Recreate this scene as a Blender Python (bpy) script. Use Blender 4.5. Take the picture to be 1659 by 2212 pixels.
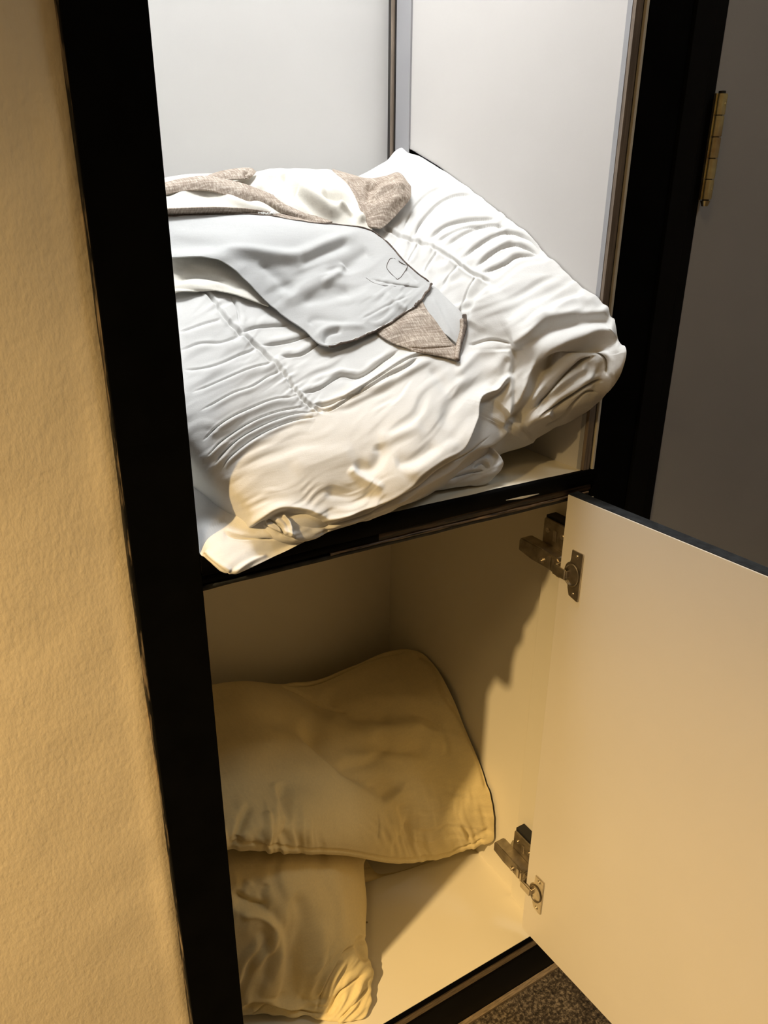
import bpy, bmesh, math, random
import numpy as np
from mathutils import Vector, Matrix
from mathutils.bvhtree import BVHTree

for _o in list(bpy.data.objects):
    bpy.data.objects.remove(_o, do_unlink=True)
SC = bpy.context.scene
COL = SC.collection
random.seed(4)
IW, IH = 1659, 2212

# ------------------------------------------------------------------ camera
F, YAW, PITCH, ROLL = 1644.62, 0.5441, 0.3916, 0.0086
EYE = np.array([-0.189, -0.650, 1.144])
cy_, sy_, cp_, sp_ = math.cos(YAW), math.sin(YAW), math.cos(PITCH), math.sin(PITCH)
FWD = np.array([sy_*cp_, cy_*cp_, -sp_]); _r0 = np.array([cy_, -sy_, 0.0]); _u0 = np.cross(_r0, FWD)
RGT = math.cos(ROLL)*_r0 + math.sin(ROLL)*_u0; UPV = -math.sin(ROLL)*_r0 + math.cos(ROLL)*_u0
cd = bpy.data.cameras.new('camera'); cam = bpy.data.objects.new('camera', cd); COL.objects.link(cam)
cd.sensor_fit = 'VERTICAL'; cd.sensor_height = 24.0; cd.lens = F*24.0/IH; cd.clip_start = .02; cd.clip_end = 50
_m = Matrix((RGT, UPV, -FWD)).transposed().to_4x4(); _m.translation = Vector(EYE); cam.matrix_world = _m
SC.camera = cam

# ------------------------------------------------------------------ world, lamps, exposure
wd = bpy.data.worlds.new('world'); SC.world = wd; wd.use_nodes = True
wd.node_tree.nodes['Background'].inputs[0].default_value = (1.0, .78, .5, 1)
wd.node_tree.nodes['Background'].inputs[1].default_value = .035
SC.view_settings.view_transform = 'Standard'; SC.view_settings.look = 'None'
SC.view_settings.exposure = 0.0; SC.view_settings.gamma = 1.0; SC.view_settings.use_curve_mapping = False

def lamp(name, kind, loc, energy, color, size=.05, rot=(0, 0, 0), sy=None):
    l = bpy.data.lights.new(name, kind); l.energy = energy; l.color = color
    if kind == 'AREA':
        l.size = size
        if sy: l.shape = 'RECTANGLE'; l.size_y = sy
    else: l.shadow_soft_size = size
    o = bpy.data.objects.new(name, l); o.location = loc; o.rotation_euler = rot; COL.objects.link(o); return o
LW = (1.0, .68, .30)
sp = lamp('ceiling_downlight', 'SPOT', (-1.75, -.62, 2.25), 415, LW, .035)            # warm directional wall lamp near the plaster wall
sp.rotation_euler = Vector((1.62, .48, -2.50)).to_track_quat('-Z', 'Y').to_euler()
sp.data.spot_size = math.radians(56.5); sp.data.spot_blend = 1.0
lamp('room_light', 'AREA', (-1.25, -1.2, 2.9), 8, LW, .5, (-.15, -.25, 0))                         # second warm ceiling lamp behind the camera
lamp('cool_fill', 'AREA', (1.25, -1.0, 2.9), 6, (.82, .92, 1.0), .4, (.2, .1, 0))     # added cool fill light, unseen, brightens the grey door and black frame
lamp('cabinet_light', 'AREA', (.19, .25, 2.32), 16.8, (.96, .98, 1.0), .40, (0, 0, 0), .30)  # cool strip lamp in the cabinet's top

# ------------------------------------------------------------------ pixel <-> place
def ray(px, py): return FWD + RGT*((px-IW/2)/F) - UPV*((py-IH/2)/F)
def atY(px, py, Y): d = ray(px, py); return EYE + d*((Y-EYE[1])/d[1])
def atX(px, py, X): d = ray(px, py); return EYE + d*((X-EYE[0])/d[0])
def atZ(px, py, Z): d = ray(px, py); return EYE + d*((Z-EYE[2])/d[2])
def project(P):
    d = P-EYE; z = d@FWD
    return np.stack([IW/2+F*(d@RGT)/z, IH/2-F*(d@UPV)/z], -1)

# ------------------------------------------------------------------ materials
def new_mat(name):
    m = bpy.data.materials.new(name); m.use_nodes = True; nt = m.node_tree
    return m, nt, nt.nodes['Principled BSDF']
def N(nt, t, **kw):
    n = nt.nodes.new(t)
    for k, v in kw.items():
        if k in ('inp',):
            for a, b in v.items(): n.inputs[a].default_value = b
        else: setattr(n, k, v)
    return n
def coords(nt, scale=(1, 1, 1), rot=(0, 0, 0), src='Object'):
    tc = N(nt, 'ShaderNodeTexCoord'); mp = N(nt, 'ShaderNodeMapping')
    mp.inputs['Scale'].default_value = scale; mp.inputs['Rotation'].default_value = rot
    nt.links.new(tc.outputs[src], mp.inputs[0]); return mp.outputs[0]
def noise(nt, vec, sc, det=3, rough=.5):
    n = N(nt, 'ShaderNodeTexNoise', inp={'Scale': sc, 'Detail': det, 'Roughness': rough})
    nt.links.new(vec, n.inputs['Vector']); return n.outputs['Fac']
def ramp(nt, fac, stops):
    r = N(nt, 'ShaderNodeValToRGB'); cr = r.color_ramp
    while len(cr.elements) < len(stops): cr.elements.new(.5)
    for e, (p, c) in zip(cr.elements, stops): e.position = p; e.color = (*c, 1)
    nt.links.new(fac, r.inputs[0]); return r.outputs[0]
def bump(nt, fac, bs, strength, dist=.001):
    b = N(nt, 'ShaderNodeBump', inp={'Strength': strength, 'Distance': dist})
    nt.links.new(fac, b.inputs['Height']); nt.links.new(b.outputs[0], bs.inputs['Normal']); return b
def math_node(nt, op, a, b):
    n = N(nt, 'ShaderNodeMath', operation=op)
    for i, v in enumerate((a, b)):
        if isinstance(v, (int, float)): n.inputs[i].default_value = v
        else: nt.links.new(v, n.inputs[i])
    return n.outputs[0]

def simple(name, col, rough=.5, metal=0, sc=8, var=.06, bs_=.0, bsc=300, spec=.5, scale=(1, 1, 1)):
    m, nt, b = new_mat(name); v = coords(nt, scale)
    f = noise(nt, v, sc, 4)
    lo = tuple(max(0, c*(1-var)) for c in col); hi = tuple(min(1, c*(1+var)) for c in col)
    nt.links.new(ramp(nt, f, [(.3, lo), (.7, hi)]), b.inputs['Base Color'])
    b.inputs['Roughness'].default_value = rough; b.inputs['Metallic'].default_value = metal
    b.inputs['Specular IOR Level'].default_value = spec
    if bs_: bump(nt, noise(nt, v, bsc, 3), b, bs_)
    return m

def fabric(name, col, var=.03, weave=900, bs_=.25, sheen=.15):
    m, nt, b = new_mat(name)
    v1 = coords(nt, (1, .08, 1), (.3, 0, .5)); v2 = coords(nt, (.08, 1, 1), (.3, 0, .5))
    a = noise(nt, v1, weave, 2); c = noise(nt, v2, weave, 2); s = math_node(nt, 'ADD', a, c); s = math_node(nt, 'MULTIPLY', s, .5)
    lf = noise(nt, coords(nt), 9, 4); mix = math_node(nt, 'MULTIPLY', math_node(nt, 'ADD', s, lf), .5)
    lo = tuple(c_*(1-var*1.6) for c_ in col); hi = tuple(min(1, c_*(1+var)) for c_ in col)
    nt.links.new(ramp(nt, mix, [(.36, lo), (.62, hi)]), b.inputs['Base Color'])
    b.inputs['Roughness'].default_value = .95; b.inputs['Specular IOR Level'].default_value = .15
    b.inputs['Sheen Weight'].default_value = sheen; b.inputs['Sheen Roughness'].default_value = .6
    bump(nt, s, b, bs_, .0006)
    return m
def linen(name):
    m, nt, b = new_mat(name)
    a = noise(nt, coords(nt, (1, .03, .3), (.5, .2, .45)), 700, 2, .6); c = noise(nt, coords(nt, (.03, 1, .3), (.5, .2, .45)), 700, 2, .6)
    s = math_node(nt, 'MULTIPLY', math_node(nt, 'ADD', a, c), .5)
    nt.links.new(ramp(nt, s, [(.36, (.26, .205, .16)), (.5, (.40, .33, .27)), (.64, (.66, .585, .5))]), b.inputs['Base Color'])
    b.inputs['Roughness'].default_value = .9; b.inputs['Specular IOR Level'].default_value = .2
    bump(nt, s, b, .5, .0008); return m

def plaster(name, col):
    m, nt, b = new_mat(name)
    v = coords(nt, (1, 1, .55)); n1 = noise(nt, v, 230, 2, .5); n2 = noise(nt, coords(nt), 14, 4, .6); n3 = noise(nt, v, 60, 3)
    h = math_node(nt, 'ADD', math_node(nt, 'MULTIPLY', n1, .5), math_node(nt, 'ADD', math_node(nt, 'MULTIPLY', n2, .5), math_node(nt, 'MULTIPLY', n3, .35)))
    bump(nt, h, b, .55, .0016)
    nt.links.new(ramp(nt, n2, [(.3, tuple(c*.96 for c in col)), (.7, col)]), b.inputs['Base Color'])
    b.inputs['Roughness'].default_value = .55; b.inputs['Specular IOR Level'].default_value = .3
    return m

def laminate(name, col, rough=.45, spots=True):
    m, nt, b = new_mat(name)
    f = noise(nt, coords(nt), 5, 4, .55); base = ramp(nt, f, [(.3, tuple(c*.965 for c in col)), (.7, col)])
    if spots:
        vo = N(nt, 'ShaderNodeTexVoronoi', feature='F1', inp={'Scale': 7.0, 'Randomness': 1.0}); nt.links.new(coords(nt, (1, 1, .6)), vo.inputs['Vector'])
        msk = math_node(nt, 'LESS_THAN', vo.outputs['Distance'], .022)
        mx = N(nt, 'ShaderNodeMix', data_type='RGBA'); nt.links.new(msk, mx.inputs[0]); nt.links.new(base, mx.inputs[6])
        mx.inputs[7].default_value = (.28, .22, .15, 1); base = mx.outputs[2]
    nt.links.new(base, b.inputs['Base Color']); b.inputs['Roughness'].default_value = rough
    bump(nt, noise(nt, coords(nt), 700, 2), b, .08, .0004)
    return m

def worn_black(name, lo, hi, wear=(.22, .16, .10), scale=(4, 40, 40), rough=.45, spec=.3):
    m, nt, b = new_mat(name)
    f = noise(nt, coords(nt, scale), 6, 5, .6)
    nt.links.new(ramp(nt, f, [(lo, (.004, .004, .004)), (hi, wear)]), b.inputs['Base Color'])
    b.inputs['Roughness'].default_value = rough; b.inputs['Specular IOR Level'].default_value = spec
    bump(nt, f, b, .2, .0006); return m

M = dict(
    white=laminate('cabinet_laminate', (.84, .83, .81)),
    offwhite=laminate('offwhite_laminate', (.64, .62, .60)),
    cream=laminate('cream_laminate', (.80, .75, .62)),
    doorin=laminate('door_laminate', (.80, .75, .66), .4, False),
    plaster=plaster('yellow_plaster', (.90, .775, .56)),
    black=simple('black_paint', (.0035, .0035, .0035), .55, sc=20, var=.3, bs_=.05, bsc=120, spec=.03),
    jamb=simple('black_satin_paint', (.006, .0063, .007), .5, sc=20, var=.2, spec=.1),
    edge=simple('black_edge_paint', (.020, .022, .024), .6, sc=90, var=.5, bs_=.3, bsc=400, spec=.3),
    worn=worn_black('worn_brown_paint', .40, .75, (.16, .10, .055), (3, 60, 60)),
    scuff=worn_black('scuffed_black_paint', .52, .78, (.40, .30, .20), (30, 30, 3)),
    streak=worn_black('scuffed_wood', .35, .6, (.24, .165, .10), (5, 90, 90)),
    ply=simple('plywood_edge', (.20, .155, .115), .6, sc=6, var=.3, scale=(60, 60, 3)),
    alu=simple('grey_profile', (.36, .36, .375), .45, metal=.0, var=.05),
    dark=simple('dark_gap', (.03, .027, .024), .6, var=.3),
    bead=simple('pale_bead', (.75, .70, .58), .4, var=.1),
    greydoor=simple('grey_door_paint', (.46, .45, .44), .5, sc=4, var=.05, bs_=.1, bsc=500),
    steel=simple('nickel_metal', (.68, .62, .52), .30, metal=1, sc=60, var=.25),
    steeld=simple('dull_nickel', (.42, .37, .29), .42, metal=1, sc=60, var=.3),
    gap=simple('black_plastic', (.012, .012, .012), .6, var=.2),
    brass=simple('brass', (.92, .74, .46), .33, metal=1, sc=50, var=.3),
    tan=simple('tan_strip', (.24, .18, .115), .6, sc=60, var=.4, scale=(1, 8, 8)),
    duvet=fabric('duvet_cotton', (.72, .715, .695)),
    sheet=fabric('sheet_cotton', (.74, .74, .73)),
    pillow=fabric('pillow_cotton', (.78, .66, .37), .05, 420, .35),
    lining=fabric('curtain_lining', (.56, .565, .56), .035, 700),
    cream_cloth=fabric('cream_cotton', (.80, .77, .69), .05, 500, .4),
    linen=linen('taupe_linen'),
    hem=simple('hem_tape', (.13, .10, .08), .9, sc=200, var=.5),
    thread=simple('sewing_thread', (.10, .085, .07), .9),
    wthread=simple('white_thread', (.85, .84, .8), .9),
)
def stone(name):
    m, nt, b = new_mat(name)
    f = noise(nt, coords(nt), 160, 4, .75); g = noise(nt, coords(nt), 12, 5, .6)
    mx = math_node(nt, 'ADD', math_node(nt, 'MULTIPLY', f, .75), math_node(nt, 'MULTIPLY', g, .3))
    nt.links.new(ramp(nt, mx, [(.40, (.02, .016, .012)), (.52, (.07, .055, .04)), (.64, (.28, .23, .17))]), b.inputs['Base Color'])
    b.inputs['Roughness'].default_value = .35; bump(nt, f, b, .2, .0005); return m
M['stone'] = stone('dark_speckled_stone')

# ------------------------------------------------------------------ object helpers
def link(name, me, parent=None, mat=None, smooth=False):
    o = bpy.data.objects.new(name, me); COL.objects.link(o)
    if parent: o.parent = parent; o.matrix_parent_inverse = parent.matrix_world.inverted() if False else Matrix.Translation(-parent.location)
    if mat is not None and not me.materials: me.materials.append(mat)
    if smooth: me.polygons.foreach_set('use_smooth', [True]*len(me.polygons))
    return o
def tag(o, label=None, cat=None, group=None, kind=None):
    for k, v in (('label', label), ('category', cat), ('group', group), ('kind', kind)):
        if v: o[k] = v
    return o
def thing(name, loc, label, cat, group=None):
    o = bpy.data.objects.new(name, None); o.location = loc; COL.objects.link(o); o.empty_display_size = .05
    return tag(o, label, cat, group)
def bm_box(bm, a, b, bev=0, seg=2):
    a = Vector(a); b = Vector(b); c = (a+b)/2; s = Vector((abs(b.x-a.x), abs(b.y-a.y), abs(b.z-a.z)))
    r = bmesh.ops.create_cube(bm, size=1, matrix=Matrix.Translation(c) @ Matrix.Diagonal((*s, 1)))
    if bev:
        es = list({e for v in r['verts'] for e in v.link_edges})
        bmesh.ops.bevel(bm, geom=es, offset=bev, segments=seg, affect='EDGES', profile=.6)
def box(name, a, b, mat, parent=None, bev=.0008):
    bm = bmesh.new(); bm_box(bm, a, b, bev); me = bpy.data.meshes.new(name); bm.to_mesh(me); bm.free()
    return link(name, me, parent, mat)
def bm_cyl(bm, c, axis, r, h, seg=20, r2=None, bev=0):
    q = Vector((0, 0, 1)).rotation_difference(Vector(axis).normalized()).to_matrix().to_4x4()
    g = bmesh.ops.create_cone(bm, cap_ends=True, segments=seg, radius1=r, radius2=r if r2 is None else r2, depth=h, matrix=Matrix.Translation(Vector(c)) @ q)
    if bev:
        es = [e for e in {e for v in g['verts'] for e in v.link_edges} if len([f for f in e.link_faces if len(f.verts) > 4]) == 1]
        bmesh.ops.bevel(bm, geom=es, offset=bev, segments=2, affect='EDGES')
def bm_obj(name, bm, mat, parent=None, smooth=False):
    me = bpy.data.meshes.new(name); bm.normal_update(); bm.to_mesh(me); bm.free(); o = link(name, me, parent, mat, smooth)
    if smooth: me.set_sharp_from_angle(angle=.7)
    return o
def prism(name, poly, axis_a, axis_b, axis_n, org, depth, mat, parent=None, bev=.0):
    """polygon in (a,b) extruded along n"""
    bm = bmesh.new(); A, B, Nn, O = Vector(axis_a), Vector(axis_b), Vector(axis_n), Vector(org)
    f = bm.faces.new([bm.verts.new(O+A*x+B*y) for x, y in poly])
    r = bmesh.ops.extrude_face_region(bm, geom=[f]); vs = [v for v in r['geom'] if isinstance(v, bmesh.types.BMVert)]
    bmesh.ops.translate(bm, vec=Nn*depth, verts=vs); bmesh.ops.recalc_face_normals(bm, faces=bm.faces)
    if bev: bmesh.ops.bevel(bm, geom=list(bm.edges), offset=bev, segments=2, affect='EDGES')
    return bm_obj(name, bm, mat, parent)

def cr(P, n):
    """Catmull-Rom through P (k,...) resampled to n along axis 0"""
    P = np.asarray(P, float); k = len(P); Q = np.concatenate([[2*P[0]-P[1]], P, [2*P[-1]-P[-2]]])
    t = np.linspace(0, k-1-1e-9, n); i = t.astype(int); f = (t-i).reshape((-1,)+(1,)*(P.ndim-1))
    a, b, c, d = Q[i], Q[i+1], Q[i+2], Q[i+3]
    return .5*((2*b)+(c-a)*f+(2*a-5*b+4*c-d)*f*f+(3*b-a-3*c+d)*f**3)
def tube(name, pts, r, mat, parent=None, seg=6, flat=1.0, n=None):
    P = cr(pts, n or len(pts)*10); T = np.gradient(P, axis=0); T /= np.linalg.norm(T, axis=1)[:, None]+1e-12
    V = EYE-P; V /= np.linalg.norm(V, axis=1)[:, None]; S = np.cross(T, V); S /= np.linalg.norm(S, axis=1)[:, None]+1e-12; U = np.cross(S, T)
    rr = r if np.ndim(r) else np.full(len(P), r)
    a = np.arange(seg)*2*math.pi/seg
    ring = P[:, None]+rr[:, None, None]*(S[:, None]*np.cos(a)[None, :, None]*flat+U[:, None]*np.sin(a)[None, :, None])
    v = ring.reshape(-1, 3); f = [(i*seg+j, i*seg+(j+1) % seg, (i+1)*seg+(j+1) % seg, (i+1)*seg+j) for i in range(len(P)-1) for j in range(seg)]
    f.append(tuple(range(seg))[::-1]); f.append(tuple((len(P)-1)*seg+j for j in range(seg)))
    me = bpy.data.meshes.new(name); me.from_pydata(v.tolist(), [], f); return link(name, me, parent, mat, True)

# ------------------------------------------------------------------ cloth modelling
_rng = np.random.default_rng(11); _perm = _rng.permutation(4096); _val = _rng.random(4096)*2-1
def vnoise(x, y, seed=0):
    xi = np.floor(x).astype(int); yi = np.floor(y).astype(int); fx = x-xi; fy = y-yi
    fx = fx*fx*fx*(fx*(fx*6-15)+10); fy = fy*fy*fy*(fy*(fy*6-15)+10)
    h = lambda a, b: _val[_perm[(_perm[(a+seed*131) & 4095]+b) & 4095]]
    return (h(xi, yi)*(1-fx)+h(xi+1, yi)*fx)*(1-fy)+(h(xi, yi+1)*(1-fx)+h(xi+1, yi+1)*fx)*fy
def grid(rows, nu, nv):
    G = np.array(rows, float); G = cr(G, nv); return cr(G.transpose(1, 0, 2), nu).transpose(1, 0, 2)
def grid_normals(P):
    du = np.gradient(P, axis=1); dv = np.gradient(P, axis=0); n = np.cross(du, dv); n /= np.linalg.norm(n, axis=2)[..., None]+1e-12
    s = np.sign(np.sum(n*(EYE-P), axis=2).mean()); return n*s
def sstep(x): x = np.clip(x, 0, 1); return x*x*(3-2*x)
def fold(pts, kind, a, w=5, L=22, L2=14, taper=.18, k=None):
    return dict(pts=pts, kind=kind, a=a, w=w, L=L, L2=L2, taper=taper)
def displace(P, feats, seed=0, extra=None, gain=1.0):
    shp = P.shape; Nn = grid_normals(P); px = project(P.reshape(-1, 3)); X, Y = px[:, 0], px[:, 1]
    H = np.zeros(len(X))
    for q, ft in enumerate(feats):
        kd = ft['kind']
        if kd == 'patch':      # anisotropic wrinkles inside a soft ellipse: (cx,cy,rx,ry,angle,long,short)
            cx, cy, rx, ry, ang, la, lb = ft['pts']; c, s = math.cos(math.radians(ang)), math.sin(math.radians(ang))
            m = np.exp(-(((X-cx)/rx)**2+((Y-cy)/ry)**2)**2)
            k = m > .01; x, y = X[k], Y[k]; wx = x+14*vnoise(x/70, y/70, 5+q); wy = y+14*vnoise(x/70, y/70, 9+q)
            u = (wx*c+wy*s)/la; v = (-wx*s+wy*c)/lb
            n = vnoise(u, v, q+seed); n = 1-2*np.abs(n) if ft.get('sharp') else n
            H[k] += ft['a']*m[k]*n; continue
        if kd == 'bulge':
            cx, cy, rx, ry = ft['pts']; H += ft['a']*np.exp(-((X-cx)/rx)**2-((Y-cy)/ry)**2); continue
        w, L, L2, a = ft['w'], ft['L'], ft['L2'], ft['a']
        C = cr(ft['pts'], max(8, len(ft['pts'])*7)); mg = 3.5*max(w, L, L2)
        k = np.where((X > C[:, 0].min()-mg) & (X < C[:, 0].max()+mg) & (Y > C[:, 1].min()-mg) & (Y < C[:, 1].max()+mg))[0]
        if not len(k): continue
        x, y = X[k], Y[k]; best = np.full(len(k), 1e9); sg = np.ones(len(k)); tt = np.zeros(len(k))
        n = len(C)-1
        for i in range(n):
            ax, ay = C[i]; dx, dy = C[i+1]-C[i]; l2 = dx*dx+dy*dy+1e-9
            t = np.clip(((x-ax)*dx+(y-ay)*dy)/l2, 0, 1); ex, ey = x-ax-t*dx, y-ay-t*dy; d = np.hypot(ex, ey)
            b = d < best; best = np.where(b, d, best); sg = np.where(b, np.sign(dx*ey-dy*ex), sg); tt = np.where(b, (i+t)/n, tt)
        s = best*sg; tp = ft['taper']; T = sstep(tt/max(tp, 1e-6))*sstep((1-tt)/max(tp, 1e-6)) if tp > 0 else 1.0
        if kd == 'crease': w = w*.8; a = a*.95; h = a*(.55*np.exp(-((s+1.9*w)/(1.7*w))**2)-1.5*np.exp(-((s-.2*w)/(.45*w))**2)-.25*np.exp(-((s-1.8*w)/(2.0*w))**2))
        elif kd == 'valley': h = -a*np.exp(-(s/w)**2)
        elif kd == 'ridge': h = a*np.exp(-(s/w)**2)
        elif kd == 'step':   # raised where s<0 (above when drawn left to right), dropping sharply to the other side
            e = 1/(1+np.exp(np.clip(s/w, -30, 30))); h = a*e*np.exp(-np.clip(-s, 0, None)/L)-.6*a*(1-e)*np.exp(-np.clip(s, 0, None)/L2)
        elif kd == 'seam':
            ln = np.hypot(*np.diff(C, axis=0).T).sum()
            cr_ = vnoise(tt*ln/9, s/60+3, 3+q)*np.exp(-(np.abs(s)/L))
            h = -a*np.exp(-(s/w)**2)+.6*a*cr_+.3*a*np.exp(-((np.abs(s)-1.8*w)/(1.2*w))**2)
        H[k] += h*T
    if extra is not None: H += extra(X, Y)
    return P+Nn*gain*H.reshape(shp[:2])[..., None]
def mesh_grid(name, P, mat, parent=None, thick=0):
    nv, nu = P.shape[:2]; V = P.reshape(-1, 3)
    i = np.arange(nv*nu).reshape(nv, nu)
    f = np.stack([i[:-1, :-1], i[1:, :-1], i[1:, 1:], i[:-1, 1:]], -1).reshape(-1, 4)
    me = bpy.data.meshes.new(name)
    me.vertices.add(len(V)); me.vertices.foreach_set('co', V.astype(np.float32).ravel())
    me.loops.add(f.size); me.loops.foreach_set('vertex_index', f.astype(np.int32).ravel())
    me.polygons.add(len(f)); me.polygons.foreach_set('loop_start', np.arange(0, f.size, 4, dtype=np.int32))
    try: me.polygons.foreach_set('loop_total', np.full(len(f), 4, dtype=np.int32))
    except Exception: pass
    me.update(calc_edges=True); me.validate()
    o = link(name, me, parent, mat, True)
    if thick:
        md = o.modifiers.new('thickness', 'SOLIDIFY'); md.thickness = thick; md.offset = 0
    return o
def bvh_of(P):
    nv, nu = P.shape[:2]; Q = P[::4, ::4]; nv, nu = Q.shape[:2]; i = np.arange(nv*nu).reshape(nv, nu)
    f = np.stack([i[:-1, :-1], i[1:, :-1], i[1:, 1:], i[:-1, 1:]], -1).reshape(-1, 4)
    return BVHTree.FromPolygons([Vector(v) for v in Q.reshape(-1, 3)], f.tolist())

# ================================================================== SETTING
XR, XL, XF, XC = .50, -.0625, .5196, .6447       # upper side panel, stile's left edge, frame, casing end
XI, DI = .530, .512                               # lower side panel, lower back panel
ZS, ZU, DU = .8244, .787, .482
FZ = -.125; CZ = 3.10

def struct(o): o['kind'] = 'structure'; return o
struct(box('floor', (-2.2, -2.6, FZ-.05), (1.5, .0, FZ), M['stone'], bev=0))
struct(box('ceiling', (-2.2, -2.6, CZ), (1.5, .6, CZ+.05), simple('ceiling_paint', (.5, .46, .38), .8), bev=0))
_wp = simple('room_paint', (.34, .28, .19), .8)
struct(box('wall_back', (-2.2, -2.65, FZ), (1.5, -2.6, CZ), _wp, bev=0))
struct(box('wall_right', (1.5, -2.6, FZ), (1.55, .6, CZ), _wp, bev=0))
struct(box('wall_outer', (-2.25, -2.6, FZ), (-2.2, .6, CZ), _wp, bev=0)).name = 'wall_side'
# plastered wall left of the cabinet: gently uneven towards the frame
def wall_left():
    nu, nv = 60, 260; xs = XL+.003-(2.2+XL)*np.linspace(1, 0, nu)**1.7
    zs = np.linspace(FZ, CZ, nv); P = np.zeros((nv, nu, 3)); X, Z = np.meshgrid(xs, zs)
    P[..., 0] = X; P[..., 2] = Z; P[..., 1] = .011+.0010*vnoise(X*9, Z*5, 3)+.0006*vnoise(X*30, Z*22, 4)-.0022*np.exp(-((X-XL+.008)/.009)**2)*(1+.6*vnoise(Z*12, X*0, 8))
    P[..., 0] += (.0012*vnoise(zs*25, zs*0, 12))[:, None]*np.exp((X-XL)/.02)
    o = mesh_grid('wall_left', P, M['plaster']); md = o.modifiers.new('t', 'SOLIDIFY'); md.thickness = .03; md.offset = -1
    o.data.flip_normals(); return struct(o)
wall_left()

# dark casing and the grey door beside the cabinet
struct(box('trim_1', (.586, -.004, FZ), (.619, .05, CZ), M['jamb']))
struct(box('trim_2', (.6215, .002, FZ), (.6435, .05, CZ), M['jamb']))
dr = struct(box('door_1', (.6455, .004, FZ+.005), (1.42, .044, 2.0), M['greydoor'], bev=.0015))
struct(box('trim_3', (1.425, -.004, FZ), (1.5, .05, CZ), M['jamb']))
struct(box('wall_over_door', (.645, .0, 2.0), (1.425, .05, CZ), _wp)).name = 'wall_front'
hb = bpy.data.objects.new('butt_hinge', None); hb.location = (.645, -.006, 1.2); COL.objects.link(hb); hb.parent = dr
for k in range(5):
    bm = bmesh.new(); z0 = 1.1445+k*.0224; bm_cyl(bm, (.645, -.006, z0+.0112), (0, 0, 1), .0066, .0214, 24, bev=.0006)
    if k in (0, 4): bm_cyl(bm, (.645, -.0128, z0+.0112), (0, 1, 0), .0012, .0008, 10)
    bm_obj('knuckle', bm, M['brass'], hb, True)
bm = bmesh.new(); bm_cyl(bm, (.645, -.006, 1.2), (0, 0, 1), .0040, .118, 16); bm_obj('hinge_pin', bm, M['gap'], hb, True)
bm = bmesh.new(); bm_cyl(bm, (.645, -.006, 1.1405), (0, 0, 1), .0035, .006, 16, r2=.0058); bm_obj('hinge_tip', bm, M['brass'], hb, True)
for s, nm in ((-1, 'leaf'), (1, 'leaf')):
    box(nm, (.645+s*.0062, -.0052, 1.1445), (.645+s*.0082, -.002, 1.2565), M['brass'], hb, .0003)

# ================================================================== CABINET
cab = thing('cabinet', (.23, .25, FZ), 'built-in cabinet with black frame, white interior, one shelf and an open lower door', 'cabinet')
struct_z = CZ
box('stile', (XL, 0, FZ), (0, .024, CZ), M['black'], cab, .0012)['label'] = 'black painted left upright'
def scuffs():   # worn strip on the left flank of the stile
    zs = np.linspace(FZ, CZ, 240); P = np.zeros((240, 5, 3))
    for j in range(5):
        P[:, j, 0] = XL-.0016-.0012*vnoise(zs*4, zs*0+j*.4, 2)*(j < 4)+.0004*vnoise(zs*22, zs*0+j, 5); P[:, j, 1] = .0012+j*.0030; P[:, j, 2] = zs
    P[:, 0, 0] = XL+.0004
    return mesh_grid('paint_edge', P, M['scuff'], cab, .0006)
scuffs()['label'] = 'scuffed paint edge along the wall'
box('stile', (XF, 0, -.0125), (.585, .022, CZ), M['black'], cab, .0012)
# upper box
box('back_panel', (-.07, DU, ZS), (XR, DU+.012, CZ-.05), M['white'], cab, 0)['label'] = 'white back panel'
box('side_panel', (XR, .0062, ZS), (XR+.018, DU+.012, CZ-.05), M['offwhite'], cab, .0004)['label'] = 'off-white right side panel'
box('side_panel', (-.075, .025, FZ), (-.060, DI+.015, CZ-.05), M['white'], cab, 0)
box('top_panel', (-.07, .02, CZ-.05), (XR+.018, DU+.012, CZ-.035), M['white'], cab, 0)
box('panel_edge', (XR, .0012, ZS+.001), (XR+.0100, .0060, CZ-.05), M['ply'], cab, .0003)['label'] = 'brown raw board edge'
box('panel_edge', (XR+.0102, .003, ZS+.001), (XR+.0132, .0060, CZ-.05), M['dark'], cab, .0003)
box('bead', (XR+.0134, -.0006, ZS-.006), (XR+.0172, .0058, CZ-.05), M['bead'], cab, .0008)['label'] = 'pale bead along the frame'
box('edge_band', (XR-.0005, .0060, ZS+.001), (XR+.0002, .0128, CZ-.05), M['alu'], cab, 0)['label'] = 'greyish edge band'
# grey profile in the upper back corner, ending above the bedding
zb = atX(872, 343, XR-.002)[2]
Yc0 = atX(892, 10, XR)[1]; Yc1 = atX(861, 10, XR)[1]
box('corner_profile', (XR-.003, Yc0, zb), (XR+.0004, Yc1, CZ-.05), M['alu'], cab, .0004)['label'] = 'flat grey strip in the back corner'
box('corner_gap', (XR-.0035, Yc1+.001, zb), (XR+.0004, DU, CZ-.05), M['dark'], cab, 0)
bm = bmesh.new(); bm_cyl(bm, (XR-.0055, Yc1+.0055, (zb+CZ-.05)/2), (0, 0, 1), .0032, CZ-.05-zb, 14)
bm_obj('corner_rod', bm, M['ply'], cab, True)['label'] = 'brownish grey rod beside the strip'
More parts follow.
